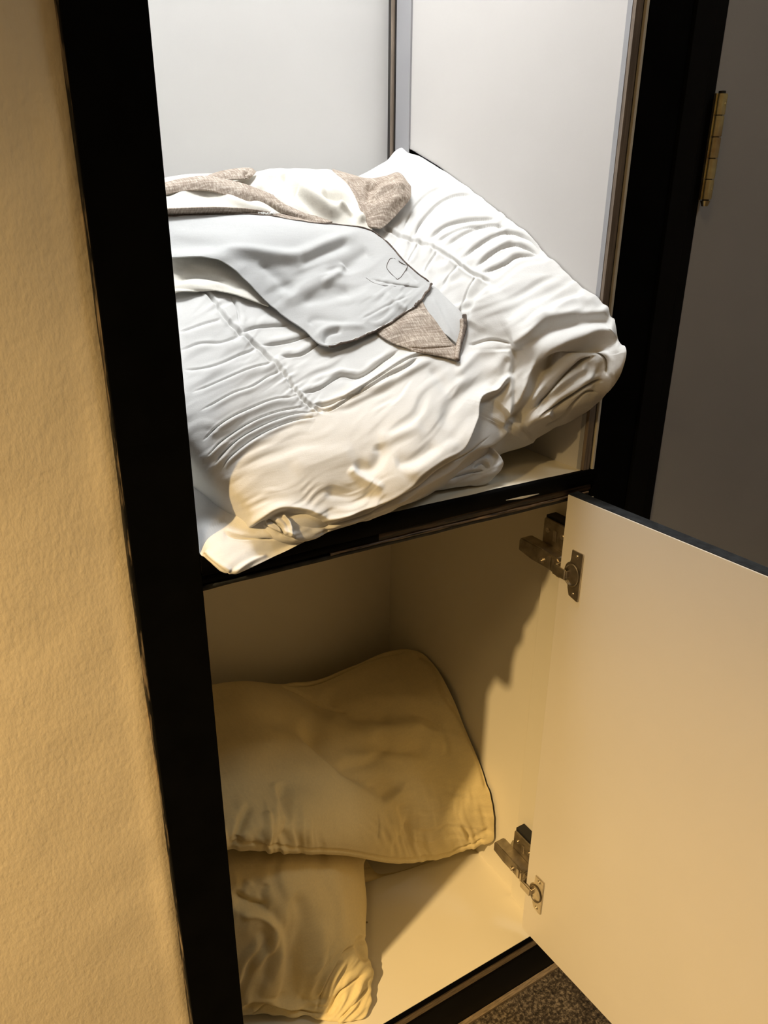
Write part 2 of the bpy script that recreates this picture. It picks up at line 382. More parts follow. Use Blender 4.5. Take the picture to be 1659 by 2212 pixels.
# shelf
box('shelf', (-.06, .0035, ZS-.018), (XR+.018, DU+.01, ZS), M['cream'], cab, .0004)['label'] = 'cream laminate shelf'
def rail(name, prof, x0, x1, mat, n=60, jit=.0004):
    xs = np.linspace(x0, x1, n); P = np.zeros((len(prof), n, 3))
    for i, (y, z) in enumerate(prof):
        P[i, :, 0] = xs; P[i, :, 1] = y+jit*vnoise(xs*40, xs*0+i, 5); P[i, :, 2] = z+jit*vnoise(xs*30, xs*0+i*2, 6)
    return mesh_grid(name, P, mat, cab)
rail('rail', [(.006, ZS+.0006), (.001, ZS+.0008), (-.0004, ZS-.001), (-.0008, ZS-.018), (.0015, ZS-.0195), (.012, ZS-.0195)], 0, XF, M['black'])['label'] = 'black shelf front rail'
rail('lower_rail', _lp := [(.010, ZS-.0185), (.0045, ZS-.0188), (.0030, ZS-.022), (.0030, ZS-.028), (.0055, ZS-.0300)], .20, XF-.001, M['worn'])['label'] = 'worn brown rail below the shelf'
rail('lower_rail', _lp, 0, .20, M['black'])
rail('worn_strip', [(.0055, ZS-.0295), (.0022, ZS-.0302), (.0020, ZS-.0322), (.0055, ZS-.0330)], .14, XF-.004, M['streak'], jit=.0007)['label'] = 'streak of bare wood on the rail'
rail('bottom_rail', [(.0055, ZS-.0325), (.0045, ZS-.0332), (.0045, ZU), (.016, ZU), (.016, ZU+.01)], 0, XF-.001, M['edge'])
for (p0, p1, p2, p3) in [((1094, 1081), (1130, 1073), (1165, 1067), (1130, 1077))]:
    bm = bmesh.new(); vs = [bm.verts.new(Vector(atY(*p, -.0022))) for p in (p0, p1, p2, p3)]; f = bm.faces.new(vs)
    r = bmesh.ops.extrude_face_region(bm, geom=[f]); bmesh.ops.translate(bm, vec=(0, .0045, 0), verts=[v for v in r['geom'] if isinstance(v, bmesh.types.BMVert)])
    bmesh.ops.recalc_face_normals(bm, faces=bm.faces); bm_obj('paint_chip', bm, M['bead'], cab)['label'] = 'chipped pale sliver in the rail'
box('rail_block', (XR-.036, -.0012, ZS-.006), (XF, .004, ZS+.0016), M['black'], cab, .001)
# lower box
box('back_panel', (-.07, DI, -.01), (XI+.01, DI+.012, ZU+.02), M['cream'], cab, 0)['label'] = 'cream lower back panel'
box('side_panel', (XI, .078, -.01), (XI+.012, DI+.012, ZU+.02), M['cream'], cab, .0005)['label'] = 'cream lower right side panel'
box('jamb', (.5205, .0225, .0), (XI+.012, .0775, ZU+.02), M['cream'], cab, .0008)['label'] = 'cream strip behind the hinges'
box('jamb_edge', (.5185, -.0005, .0), (.5225, .022, ZU), M['cream'], cab, .0004)
box('bottom_panel', (-.07, -.0010, -.014), (XI+.012, DI+.01, 0), M['cream'], cab, .0005)['label'] = 'cream cabinet floor'
box('inner_top', (-.07, .02, ZU+.0105), (XI+.012, DI+.01, ZS-.0182), M['cream'], cab, 0)
box('bottom_edge', (0, -.0022, -.0130), (.585, -.0011, -.0004), M['black'], cab, .0003)['label'] = 'black front edge of the cabinet floor'
box('plinth', (0, .004, FZ), (.64, .016, -.0335), M['jamb'], cab, .0006)['label'] = 'dark plinth board'
box('plinth_strip', (0, -.0005, -.0330), (.64, .010, -.0142), M['tan'], cab, .0008)['label'] = 'tan strip under the cabinet floor'
box('plinth_bead', (0, -.0055, FZ), (.64, .0035, FZ+.006), M['tan'], cab, .0008)

# door, opened outwards about its hinges
XD, DA, ZT, ZB = .4766, 1.5253, .7986, .0324
DX, DY = math.cos(DA), -math.sin(DA); DW = .46; DT = .018
dn = Vector((-DY, DX, 0)); dd = Vector((DX, DY, 0))          # dn points away from the cream side
if dn.x < 0: dn = -dn
def panel(name, t0, t1, z0, z1, n0, n1, mat, parent, bev=.0008):
    bm = bmesh.new(); o = Vector((XD, 0, 0)); R4 = Matrix(((dd.x, dn.x, 0, o.x), (dd.y, dn.y, 0, o.y), (0, 0, 1, 0), (0, 0, 0, 1)))
    bm_box(bm, (t0, n0, z0), (t1, n1, z1), bev); bmesh.ops.transform(bm, matrix=R4, verts=bm.verts); bmesh.ops.recalc_face_normals(bm, faces=bm.faces)
    return bm_obj(name, bm, mat, parent)
door = panel('cabinet_door', 0, DW, ZB, ZT-.0006, 0, DT-.003, M['doorin'], cab, .0006); door['label'] = 'cream inner face of the open door'
panel('front_face', 0, DW, ZB, ZT-.0006, DT-.0028, DT, M['black'], door)['label'] = 'black outer face'
panel('top_edge', -.0002, DW, ZT-.0005, ZT+.0006, .0009, DT, M['edge'], door, .0003)['label'] = 'rough black painted top edge'

# concealed hinges
def hinge(zc, lab):
    h = bpy.data.objects.new('hinge', None); h.location = (.49, .02, zc); COL.objects.link(h); h.parent = cab; h.matrix_parent_inverse = Matrix.Translation(-cab.location)
    h['label'] = lab
    inv = Matrix.Translation(-Vector((.49, .02, zc)))
    def fin(o): o.parent = h; o.matrix_parent_inverse = inv; return o
    W = lambda x, y, z: (x, y, zc+z)
    # spacer and mounting plate on the side
    bm = bmesh.new(); bm_box(bm, W(.503, .004, .004), W(.5203, .062, .044), .0012); fin(bm_obj('spacer', bm, M['gap']))
    bm = bmesh.new(); bm_box(bm, W(.4975, .010, .003), W(.5028, .060, .041), .0022)
    fin(bm_obj('mounting_plate', bm, M['steeld']))
    for y, z in ((.050, .026), (.022, .026)):
        bm = bmesh.new(); bm_cyl(bm, W(.4967, y, z), (1, 0, 0), .0036, .0024, 16, bev=.0005); bm_box(bm, W(.4951, y-.0025, z-.0004), W(.4956, y+.0025, z+.0004)); fin(bm_obj('screw', bm, M['steel'], None, True))
    bm = bmesh.new(); bm_box(bm, W(.4962, .033, .014), W(.4974, .039, .030), .0004); bm_cyl(bm, W(.4965, .0115, .014), (0, 0, 1), .0028, .018, 12); fin(bm_obj('clip', bm, M['steel']))
    # arm body: folded steel channel, tapering towards the door
    prof = [(.082, .006), (.086, .002), (.086, -.014), (.060, -.018), (.012, -.018), (.004, -.014), (.002, -.003), (.010, .004), (.040, .006)]
    bm = bmesh.new(); vs = [bm.verts.new(W(.4785, y, z)) for y, z in prof]; f = bm.faces.new(vs)
    r = bmesh.ops.extrude_face_region(bm, geom=[f]); bmesh.ops.translate(bm, vec=(.020, 0, 0), verts=[v for v in r['geom'] if isinstance(v, bmesh.types.BMVert)])
    bmesh.ops.recalc_face_normals(bm, faces=bm.faces); bmesh.ops.bevel(bm, geom=list(bm.edges), offset=.0014, segments=2, affect='EDGES')
    fin(bm_obj('hinge_arm', bm, M['steeld']))
    bm = bmesh.new(); bm_cyl(bm, W(.4775, .036, -.010), (1, 0, 0), .0042, .003, 18, bev=.0006); bm_cyl(bm, W(.4758, .036, -.010), (1, 0, 0), .0022, .003, 12, bev=.0005); fin(bm_obj('adjusting_screw', bm, M['steel'], None, True))
    bm = bmesh.new(); bm_box(bm, W(.4768, .020, -.016), W(.4785, .026, .002), .0006); bm_box(bm, W(.4765, .013, -.017), W(.4785, .0165, .001), .0005); fin(bm_obj('rib', bm, M['steel']))
    bm = bmesh.new(); bm_box(bm, W(.476, -.001, -.020), W(.492, .006, -.012), .001); bm_cyl(bm, W(.4755, .003, -.0165), (1, 0, 0), .0022, .002, 14); fin(bm_obj('pivot', bm, M['steel']))
    # link arm to the cup
    bm = bmesh.new(); bm_box(bm, W(.4675, -.017, -.013), W(.4705, .005, .001), .0010); bm_box(bm, W(.4700, .0025, -.013), W(.4850, .0060, .001), .0010)
    bm_box(bm, W(.4700, -.0185, -.011), W(.4775, -.0160, -.001), .0006)
    fin(bm_obj('link_arm', bm, M['steel']))
    # flange plate and cup on the door
    pl = [(.019, .030), (.037, .030), (.0375, .028), (.0375, -.037), (.035, -.039), (.021, -.035), (.018, -.026)]
    for i in range(9): a = math.radians(-62+i*-28.5+0); pl.append((.0215-.0125*math.sin(math.radians(20+i*17.5))*1.0, -.0045-.0165*math.cos(math.radians(10+i*20))))
    pl += [(.0185, .016)]
    bm = bmesh.new(); off = -.0022
    vs = [bm.verts.new((XD+dd.x*t-dn.x*.0006, dd.y*t-dn.y*.0006, zc+z)) for t, z in pl]; f = bm.faces.new(vs)
    r = bmesh.ops.extrude_face_region(bm, geom=[f]); bmesh.ops.translate(bm, vec=dn*off, verts=[v for v in r['geom'] if isinstance(v, bmesh.types.BMVert)])
    bmesh.ops.recalc_face_normals(bm, faces=bm.faces); bmesh.ops.bevel(bm, geom=list(bm.edges), offset=.0005, segments=2, affect='EDGES')
    fin(bm_obj('flange', bm, M['steel']))
    bm = bmesh.new(); c = Vector((XD+dd.x*.0235, dd.y*.0235, zc-.0045))-dn*.0034
    g = bmesh.ops.create_circle(bm, segments=28, radius=1, cap_ends=False); 
    rings = [(1.0, .0008), (.92, .0014), (.84, .0008), (.80, -.0008), (0.02, -.0010)]; bm.clear(); prev = None
    for rr, hh in rings:
        ring = [bm.verts.new(c+dd*(.0125*rr*math.cos(t))+Vector((0, 0, .0165*rr*math.sin(t)))-dn*hh) for t in [2*math.pi*i/28 for i in range(28)]]
        if prev: [bm.faces.new((prev[i], prev[(i+1) % 28], ring[(i+1) % 28], ring[i])) for i in range(28)]
        prev = ring
    bm.faces.new(prev); bmesh.ops.recalc_face_normals(bm, faces=bm.faces)
    fin(bm_obj('hinge_cup', bm, M['steeld'], None, True))
    for t, z in ((.0275, .0225), (.0275, -.0315)):
        bm = bmesh.new(); c = Vector((XD, 0, zc+z))+dd*t-dn*.0032; bm_cyl(bm, c, dn, .0032, .0014, 16, bev=.0004); bm_cyl(bm, c-dn*.0008, dn, .0012, .0006, 8); fin(bm_obj('screw', bm, M['steel'], None, True))
hinge(.6995, 'upper dull nickel concealed hinge')
hinge(.1375, 'lower nickel concealed hinge')

# ================================================================== BEDDING IN THE UPPER COMPARTMENT
def net(rows):
    out = []
    for r in rows: out.append([atY(*p) if len(p) == 3 else (atX(p[0], p[1], p[2]) if p[3] == 'x' else atZ(p[0], p[1], p[2])) for p in r])
    return np.array(out)
def under(row, dy, z, back=None):
    r = row.copy(); r[:, 1] += dy; r[:, 2] = z; return r
c, s_, v_, r_, st = 'crease', 'seam', 'valley', 'ridge', 'step'
D = net([
 [(330,430,.36),(450,420,.37),(600,412,.38),(760,400,.39),(850,362,.40),(905,334,.402),(1010,405,.272),(1150,516,.132),(1318,688,-.012)],
 [(338,540,.27),(450,520,.27),(600,500,.27),(740,480,.29),(840,450,.30),(920,430,.30),(1020,500,.19),(1160,620,.07),(1336,735,-.033)],
 [(350,650,.19),(460,640,.18),(600,640,.19),(740,620,.20),(850,590,.20),(940,570,.20),(1040,640,.11),(1170,735,.02),(1351,757,-.045)],
 [(362,760,.12),(480,760,.11),(620,760,.12),(760,740,.12),(870,710,.12),(960,700,.12),(1060,760,.07),(1190,800,.01),(1345,790,-.045)],
 [(372,850,.07),(490,860,.06),(640,880,.058),(780,850,.06),(900,820,.06),(990,810,.06),(1080,850,.04),(1190,860,.0),(1325,820,-.035)],
 [(382,920,.05),(480,960,.03),(620,1000,.012),(780,960,.015),(900,930,.01),(1000,900,.02),(1090,910,.03),(1180,900,.0),(1300,850,-.02)],
 [(388,960,.05),(470,1030,.022),(590,1100,-.010),(760,1070,-.010),(880,1030,-.02),(1000,970,.0),(1085,950,.03),(1170,925,.02),(1285,868,.0)],
 [(392,980,.06),(500,1112,.022),(620,1170,-.020),(760,1143,-.014),(890,1090,.0),(1000,1028,.03),(1085,980,.05),(1160,952,.04),(1275,878,.02)],
])
top = D[0].copy(); top[:, 1] = np.minimum(top[:, 1]+.05, .47); top[:, 2] -= .03; top[:, 0] = np.minimum(top[:, 0], .494)
back = D[0].copy(); back[:, 1] = .468; back[:, 2] = ZS+.004; back[:, 0] = np.minimum(back[:, 0], .494)
top[-1] = (.494, .05, 1.0); top[-2] = (.494, .16, 1.05); back[-1] = (.494, .26, .95); back[-2] = (.494, .34, .92)
bot = D[-1].copy(); bot[:, 1] += .035; bot[:, 2] = np.maximum(ZS+.003, bot[:, 2]-.012); bot2 = bot.copy(); bot2[:, 1] += .12; bot2[:, 2] = ZS+.003
D = np.concatenate([[back], [top], D, [bot], [bot2]])
G = grid(D, 740, 780)
feats = [
 # left stitched seam with puckers
 fold([(440,628),(462,650),(485,685),(525,722),(562,752),(600,790),(618,812),(632,835),(648,856),(668,873),(700,893)], s_, .0036, 3.2, 26, taper=.04),
 fold([(825,490),(870,512),(930,532),(975,558),(1010,584),(1062,610)], s_, .0036, 3.2, 26, taper=.05),
 # cross folds left of the seam
 fold([(694,890),(640,893),(580,912),(520,945),(482,980),(462,1006)], c, .0042, 4),
 fold([(668,876),(600,888),(540,912),(480,952),(447,988)], c, .0042, 4),
 fold([(650,856),(590,862),(530,886),(478,915),(436,955)], c, .0034, 4.5),
 fold([(690,900),(630,910),(560,940),(500,985),(478,1015)], c, .003, 3.5),
 fold([(612,800),(580,812),(545,834),(500,850),(430,890)], c, .0034, 4.5),
 fold([(598,780),(560,790),(500,812),(410,850)], c, .0026, 5),
 fold([(560,750),(520,765),(460,790),(395,800)], c, .0024, 6),
 fold([(525,722),(480,738),(430,742),(388,760)], c, .0022, 6),
 fold([(480,690),(440,700),(384,720)], c, .002, 6),
 # right of the seam
 fold([(645,850),(690,838),(734,811),(777,812),(830,777),(866,752)], c, .0046, 4.5),
 fold([(668,873),(710,873),(782,845),(830,816),(878,792),(905,770)], c, .0046, 3.8),
 fold([(690,885),(724,880),(801,827),(878,778),(925,764)], c, .004, 3.2),
 fold([(600,768),(650,765),(700,735),(760,722)], c, .003, 5),
 fold([(560,745),(620,738),(680,720),(720,718)], c, .003, 5),
 fold([(520,715),(560,705),(640,700)], c, .0025, 6),
 fold([(500,640),(515,670),(520,700)], c, .002, 5),
 fold([(700,893),(760,872),(830,838),(900,800),(950,775)], st, .0045, 3, 24, 14),
 # arcs over the right-hand roll
 fold([(894,513),(908,481),(945,441),(981,423),(1030,419)], c, .0032, 4),
 fold([(870,500),(885,460),(920,420),(960,400)], c, .002, 6),
 fold([(923,519),(963,488),(1017,474),(1086,470)], c, .0034, 4),
 fold([(940,525),(970,505),(1010,492),(1060,490)], c, .0022, 4),
 fold([(956,537),(1003,503),(1050,488),(1105,490)], c, .0028, 4.5),
 fold([(992,562),(1031,531),(1071,508),(1107,503),(1147,517),(1176,545)], c, .0042, 4),
 fold([(1021,579),(1053,553),(1089,531),(1112,527),(1142,536),(1165,548)], c, .005, 4),
 fold([(1035,591),(1089,568),(1118,550),(1168,548)], c, .0035, 4),
 fold([(1062,607),(1089,582),(1126,556),(1178,552),(1205,566)], st, -.0045, 3, 14, 22),
 fold([(1062,607),(1031,644),(1017,676),(1003,704)], st, .006, 3, 26, 12),
 fold([(948,540),(927,568),(917,590)], c, .0028, 4),
 fold([(905,525),(890,550),(882,566)], c, .0022, 4),
 fold([(992,568),(974,589),(956,617)], c, .003, 4),
 fold([(1031,593),(1013,618),(997,660),(990,690)], c, .004, 4.5),
 # big forms at the right-hand end
 fold([(1107,752),(1147,730),(1183,703),(1234,694),(1281,690),(1322,685)], st, .013, 3.2, 26, 22, taper=.08),
 fold([(1130,720),(1190,672),(1250,650),(1300,668)], r_, .006, 14),
 fold([(1170,690),(1210,650),(1262,640)], v_, .005, 12),
 fold([(1095,905),(1118,880),(1136,853),(1158,799),(1180,774),(1216,756),(1263,738),(1295,727),(1337,732)], st, .016, 3.2, 26, 60, taper=.05),
 fold([(1165,800),(1200,775),(1260,752),(1320,745)], v_, .010, 18),
 fold([(1107,752),(1109,780),(1106,806),(1110,835),(1107,893),(1085,930)], st, -.013, 3.5, 12, 34, taper=.06),
 fold([(1340,745),(1350,765),(1335,800),(1300,845),(1240,895),(1190,925)], r_, .007, 16),
 fold([(1160,905),(1198,880),(1234,855),(1267,833),(1306,820)], c, .008, 7),
 fold([(1180,925),(1215,900),(1260,850),(1290,845)], c, .005, 5),
 fold([(1140,895),(1190,838),(1230,800),(1290,770)], c, .008, 9),
 fold([(1290,760),(1310,780),(1312,812)], c, .006, 6),
 fold([(1130,930),(1160,905),(1200,893)], r_, .006, 10),
 fold([(1180,860),(1230,815),(1275,790)], r_, .006, 9),
 # front edge of the top layer, and the layer below
 fold([(1106,812),(1074,846),(1030,866),(1021,912),(994,965),(946,993),(900,1024),(878,1047),(830,1078),(782,1099),(714,1127),(690,1122),(657,1107),(608,1102),(570,1121),(528,1150)][::-1], st, .013, 2.6, 12, 24, taper=.05),
 fold([(1106,812),(1074,846),(1030,866),(1021,912),(994,965),(946,993),(900,1024),(878,1047),(830,1078),(782,1099),(714,1127)], r_, .005, 4, taper=.05),
 fold([(676,1157),(782,1124),(878,1082),(927,1046),(982,1013),(1024,976),(1069,958),(1106,922)], st, .011, 2.6, 9, 12, taper=.05),
 fold([(700,1140),(790,1112),(885,1064),(940,1022),(1000,985),(1060,940)], c, .003, 3),
 fold([(610,1108),(625,1130),(628,1165)], r_, .006, 4), fold([(640,1120),(690,1128),(720,1150)], v_, .006, 12),
 fold([(580,1120),(605,1135),(615,1160)], c, .006, 5), fold([(560,1135),(600,1150),(640,1165)], c, .004, 4),
 fold([(545,1140),(575,1130),(600,1112)], v_, .004, 6),
 # soft folds on the front
 fold([(753,1010),(782,1034),(832,1057)], r_, 0.0039, 9), fold([(760,1002),(800,1012),(822,985),(818,955)], v_, 0.0044, 13),
 fold([(815,950),(860,940),(920,925)], r_, 0.0022, 14), fold([(770,975),(700,985),(620,1010)], r_, 0.0017, 18),
 fold([(700,1060),(760,1075),(830,1065)], v_, 0.0028, 14), fold([(850,1000),(900,990),(950,960)], v_, 0.0033, 14),
 fold([(870,1030),(930,990),(985,950)], r_, 0.0028, 9),
 fold([(1108,757),(1060,800),(1000,830),(960,850)], r_, 0.0033, 13), fold([(1085,755),(1040,760),(1005,790),(985,815)], r_, 0.0033, 11),
 fold([(1075,800),(1020,830),(980,870),(960,930)], v_, 0.0039, 15), fold([(1100,770),(1085,815),(1050,845)], v_, 0.0033, 9),
 fold([(930,790),(960,830),(985,850)], v_, 0.0028, 12), fold([(960,760),(1010,745),(1060,700)], v_, 0.0022, 14),
 fold([(1110,745),(1090,700),(1120,650),(1180,610)], v_, 0.0019, 16), fold([(1107,745),(1060,735),(1010,745)], c, .003, 7),
 fold([(1000,700),(990,740),(1000,770)], v_, 0.0022, 10),
 dict(pts=(620,1010,170,90,-25,90,16), kind='patch', a=.0010), dict(pts=(500,860,140,170,-28,110,15), kind='patch', a=.0016),
 dict(pts=(1080,560,190,150,-28,80,12), kind='patch', a=.0016), dict(pts=(760,800,140,90,-28,80,14), kind='patch', a=.0014),
 dict(pts=(930,890,170,110,-45,70,14), kind='patch', a=.0013), dict(pts=(1200,850,130,90,-50,50,14), kind='patch', a=.0035),
 dict(pts=(980,400,140,90,-35,90,22), kind='patch', a=.0012), dict(pts=(1180,660,120,70,-30,80,16), kind='patch', a=.002),
 dict(pts=(800,1100,260,60,-25,40,9), kind='patch', a=.0012),
]
Gd = displace(G, feats, 1)
Gd[..., 0] = np.minimum(Gd[..., 0], XR-.0015)
msk = Gd[..., 1] > .0; Gd[..., 2] = np.where(Gd[..., 1] > -.002, np.maximum(Gd[..., 2], ZS+.002), Gd[..., 2]); Gd[..., 1] = np.minimum(Gd[..., 1], DU-.004)
duv = mesh_grid('duvet', Gd, M['duvet'])
tag(duv, 'thick rumpled white duvet folded on the shelf and bulging over its front edge', 'duvet')
B = bvh_of(Gd)
def on(px, py, off=.008):
    d = ray(px, py); L = np.linalg.norm(d); h = B.ray_cast(Vector(EYE), Vector(d/L))
    t = (h[3] if h[0] is not None else 1.35)-off
    return EYE+d/L*t

# sheet below the duvet
S = net([
 [(390,955,.886,'z'),(440,985,.886,'z'),(520,1060,.872,'z'),(700,1080,.86,'z'),(900,1020,.86,'z'),(1030,968,.868,'z'),(1066,968,.868,'z')],
 [(402,1040,.868,'z'),(450,1048,.868,'z'),(530,1110,.856,'z'),(700,1110,.85,'z'),(900,1045,.848,'z'),(1040,988,.858,'z'),(1084,990,.858,'z')],
 [(416,1120,.849,'z'),(460,1135,.848,'z'),(560,1158,-.008),(700,1130,.84,'z'),(900,1060,.84,'z'),(1030,1018,.847,'z'),(1086,1008,.848,'z')],
 [(428,1185,.832,'z'),(480,1211,.829,'z'),(590,1190,-.014),(700,1142,.832,'z'),(900,1066,.832,'z'),(1000,1045,.835,'z'),(1068,1032,.835,'z')],
 [(436,1201,.8275,'z'),(497,1240,-.030),(600,1196,-.018),(700,1150,.826,'z'),(900,1070,.826,'z'),(985,1053,.826,'z'),(1040,1046,.826,'z')]])
b1 = S[-1].copy(); b1[:, 1] += .03; b1[:, 2] = np.maximum(ZS+.0025, b1[:, 2]-.004); b2 = b1.copy(); b2[:, 1] += .05
S = np.concatenate([S, [b1], [b2]])
Sg = displace(grid(S, 300, 120), [
 fold([(415,1052),(450,1046),(490,1040)], c, .003, 4), fold([(440,1195),(460,1215),(495,1240)], c, .003, 4, taper=.05),
 fold([(480,1150),(520,1160),(600,1165)], c, .003, 5), fold([(450,1140),(490,1120)], c, .001, 5), fold([(500,1240),(540,1215),(580,1200)], r_, .003, 5),
 fold([(1020,1012),(1040,1000),(1060,1010)], c, .005, 5), fold([(970,1035),(1010,1020),(1050,1015)], c, .004, 6),
 dict(pts=(480,1130,90,100,-45,60,14), kind='patch', a=.0006), dict(pts=(1020,1020,80,40,-30,40,10), kind='patch', a=.002)], 3)
Sg[..., 2] = np.where(Sg[..., 1] > .004, np.maximum(Sg[..., 2], ZS+.0015), Sg[..., 2]); Sg[..., 1] = np.where(Sg[..., 2] < ZS, np.minimum(Sg[..., 1], -.0035), Sg[..., 1])
tag(mesh_grid('bed_sheet', Sg, M['sheet']), 'thin folded white sheet under the duvet with one corner hanging over the shelf edge', 'sheet')

# curtain thrown on top of the duvet
cur = thing('curtain', tuple(on(640, 600, .02)), 'crumpled off-white curtain with taupe linen borders lying on top of the duvet', 'curtain')
def patch(name, rows, mat, nu, nv, feats, seed, thick=.0012, lab=None):
    P = np.array(rows, float); g = displace(grid(P, nu, nv), feats, seed); o = mesh_grid(name, g, mat, cur, thick)
    if lab: o['label'] = lab
    return g
Yp = lambda r: [atY(*p) for p in r]
# cream bunch at the back
patch('cream_fold', [Yp([(335,400,.40),(400,392,.40),(450,392,.40),(520,392,.40),(600,384,.40),(660,384,.40),(722,388,.39),(770,400,.38)]),
 Yp([(340,388,.365),(400,378,.365),(450,376,.36),(520,376,.36),(600,365,.36),(660,365,.36),(722,370,.35),(765,388,.345)]),
 Yp([(342,415,.33),(400,405,.33),(450,405,.33),(520,405,.33),(610,395,.32),(670,395,.31),(745,400,.31),(780,415,.31)]),
 Yp([(344,440,.30),(400,435,.30),(450,435,.30),(530,435,.295),(620,430,.29),(690,430,.28),(768,440,.28),(792,450,.28)]),
 Yp([(346,475,.27),(400,475,.27),(460,475,.265),(540,480,.265),(620,490,.26),(700,500,.25),(795,500,.25),(805,500,.25)])],
 M['cream_cloth'], 240, 90, [
 fold([(610,372),(625,400),(640,425)], v_, .010, 10), fold([(640,370),(655,410),(690,440),(740,470)], r_, .010, 14),
 fold([(600,380),(570,395),(560,420)], r_, .008, 12), fold([(690,420),(740,430),(775,480)], v_, .010, 10), fold([(725,440),(750,450),(790,480)], r_, .008, 8),
 fold([(360,420),(440,415),(540,450),(600,470)], r_, .006, 8), fold([(480,385),(520,380),(545,370)], v_, .006, 6),
 dict(pts=(640,420,120,60,40,50,14), kind='patch', a=.003), dict(pts=(420,440,100,40,10,80,12), kind='patch', a=.002)], 7, lab='cream cotton face')
# taupe band running across it
patch('linen_border', [Yp([(336,400,.335),(400,386,.335),(450,382,.33),(520,396,.315),(580,418,.30),(640,445,.285),(718,480,.255)]),
 Yp([(338,408,.318),(400,398,.318),(450,395,.312),(515,412,.30),(580,434,.287),(630,455,.27),(705,482,.25)]),
 Yp([(340,424,.315),(400,413,.312),(450,412,.305),(510,430,.295),(580,452,.285),(622,464,.27),(690,483,.25)])],
 M['linen'], 160, 24, [fold([(350,400),(450,392),(540,420),(650,465)], r_, .001, 8)], 8, .0016, 'taupe linen band')
patch('linen_border', [Yp([(448,380,.355),(480,370,.35),(520,364,.35),(542,364,.345),(553,372,.345)]),
 Yp([(452,384,.34),(485,376,.335),(520,372,.333),(538,374,.333),(548,378,.335)]),
 Yp([(470,392,.33),(495,389,.325),(515,388,.325),(530,386,.325),(536,388,.33)])], M['linen'], 60, 20, [fold([(540,366),(530,376),(534,388)], v_, .004, 4)], 9, .0016)
# taupe corner at the right
patch('linen_border', [Yp([(718,366,.365),(760,378,.36),(800,388,.35),(835,385,.35),(864,379,.345),(880,400,.34)]),
 Yp([(720,370,.342),(762,382,.335),(798,388,.325),(832,382,.32),(862,375,.315),(886,402,.305)]),
 Yp([(742,395,.32),(772,405,.31),(800,412,.30),(835,405,.295),(865,400,.29),(887,414,.29)]),
 Yp([(762,425,.295),(782,435,.285),(806,440,.275),(835,435,.272),(862,424,.275),(886,428,.28)]),
 Yp([(778,458,.275),(792,465,.265),(810,466,.262),(830,462,.262),(850,452,.268),(876,442,.275)]),
 Yp([(790,488,.258),(802,491,.252),(814,493,.25),(823,494,.252),(838,482,.258),(852,468,.265)])],
 M['linen'], 120, 90, [fold([(800,430),(830,410),(878,400)], r_, .005, 7), fold([(800,392),(800,420),(795,440)], v_, .009, 12), fold([(735,372),(770,430),(792,486)], r_, .003, 5), dict(pts=(830,430,60,50,-50,60,14), kind='patch', a=.0006)], 10, .0016, 'taupe linen corner')
# second layer under the lining, left
patch('inner_fold', [[on(340,525,.012),on(430,535,.012),on(500,560,.012),on(570,605,.010)],
 [on(344,572,.016),on(430,575,.014),on(500,600,.012),on(575,645,.007)],
 [on(348,612,.018),on(420,614,.014),on(500,632,.012),on(580,662,.005)],
 [on(352,640,.010),on(400,633,.008),on(480,628,.008),on(565,648,.004)]], M['cream_cloth'], 120, 70,
 [fold([(366,608),(420,590),(470,600),(540,632)], v_, .005, 9), fold([(370,632),(410,634),(440,640)], r_, .004, 5), dict(pts=(440,590,100,50,15,80,14), kind='patch', a=.002)], 11, lab='inner fold of the curtain')
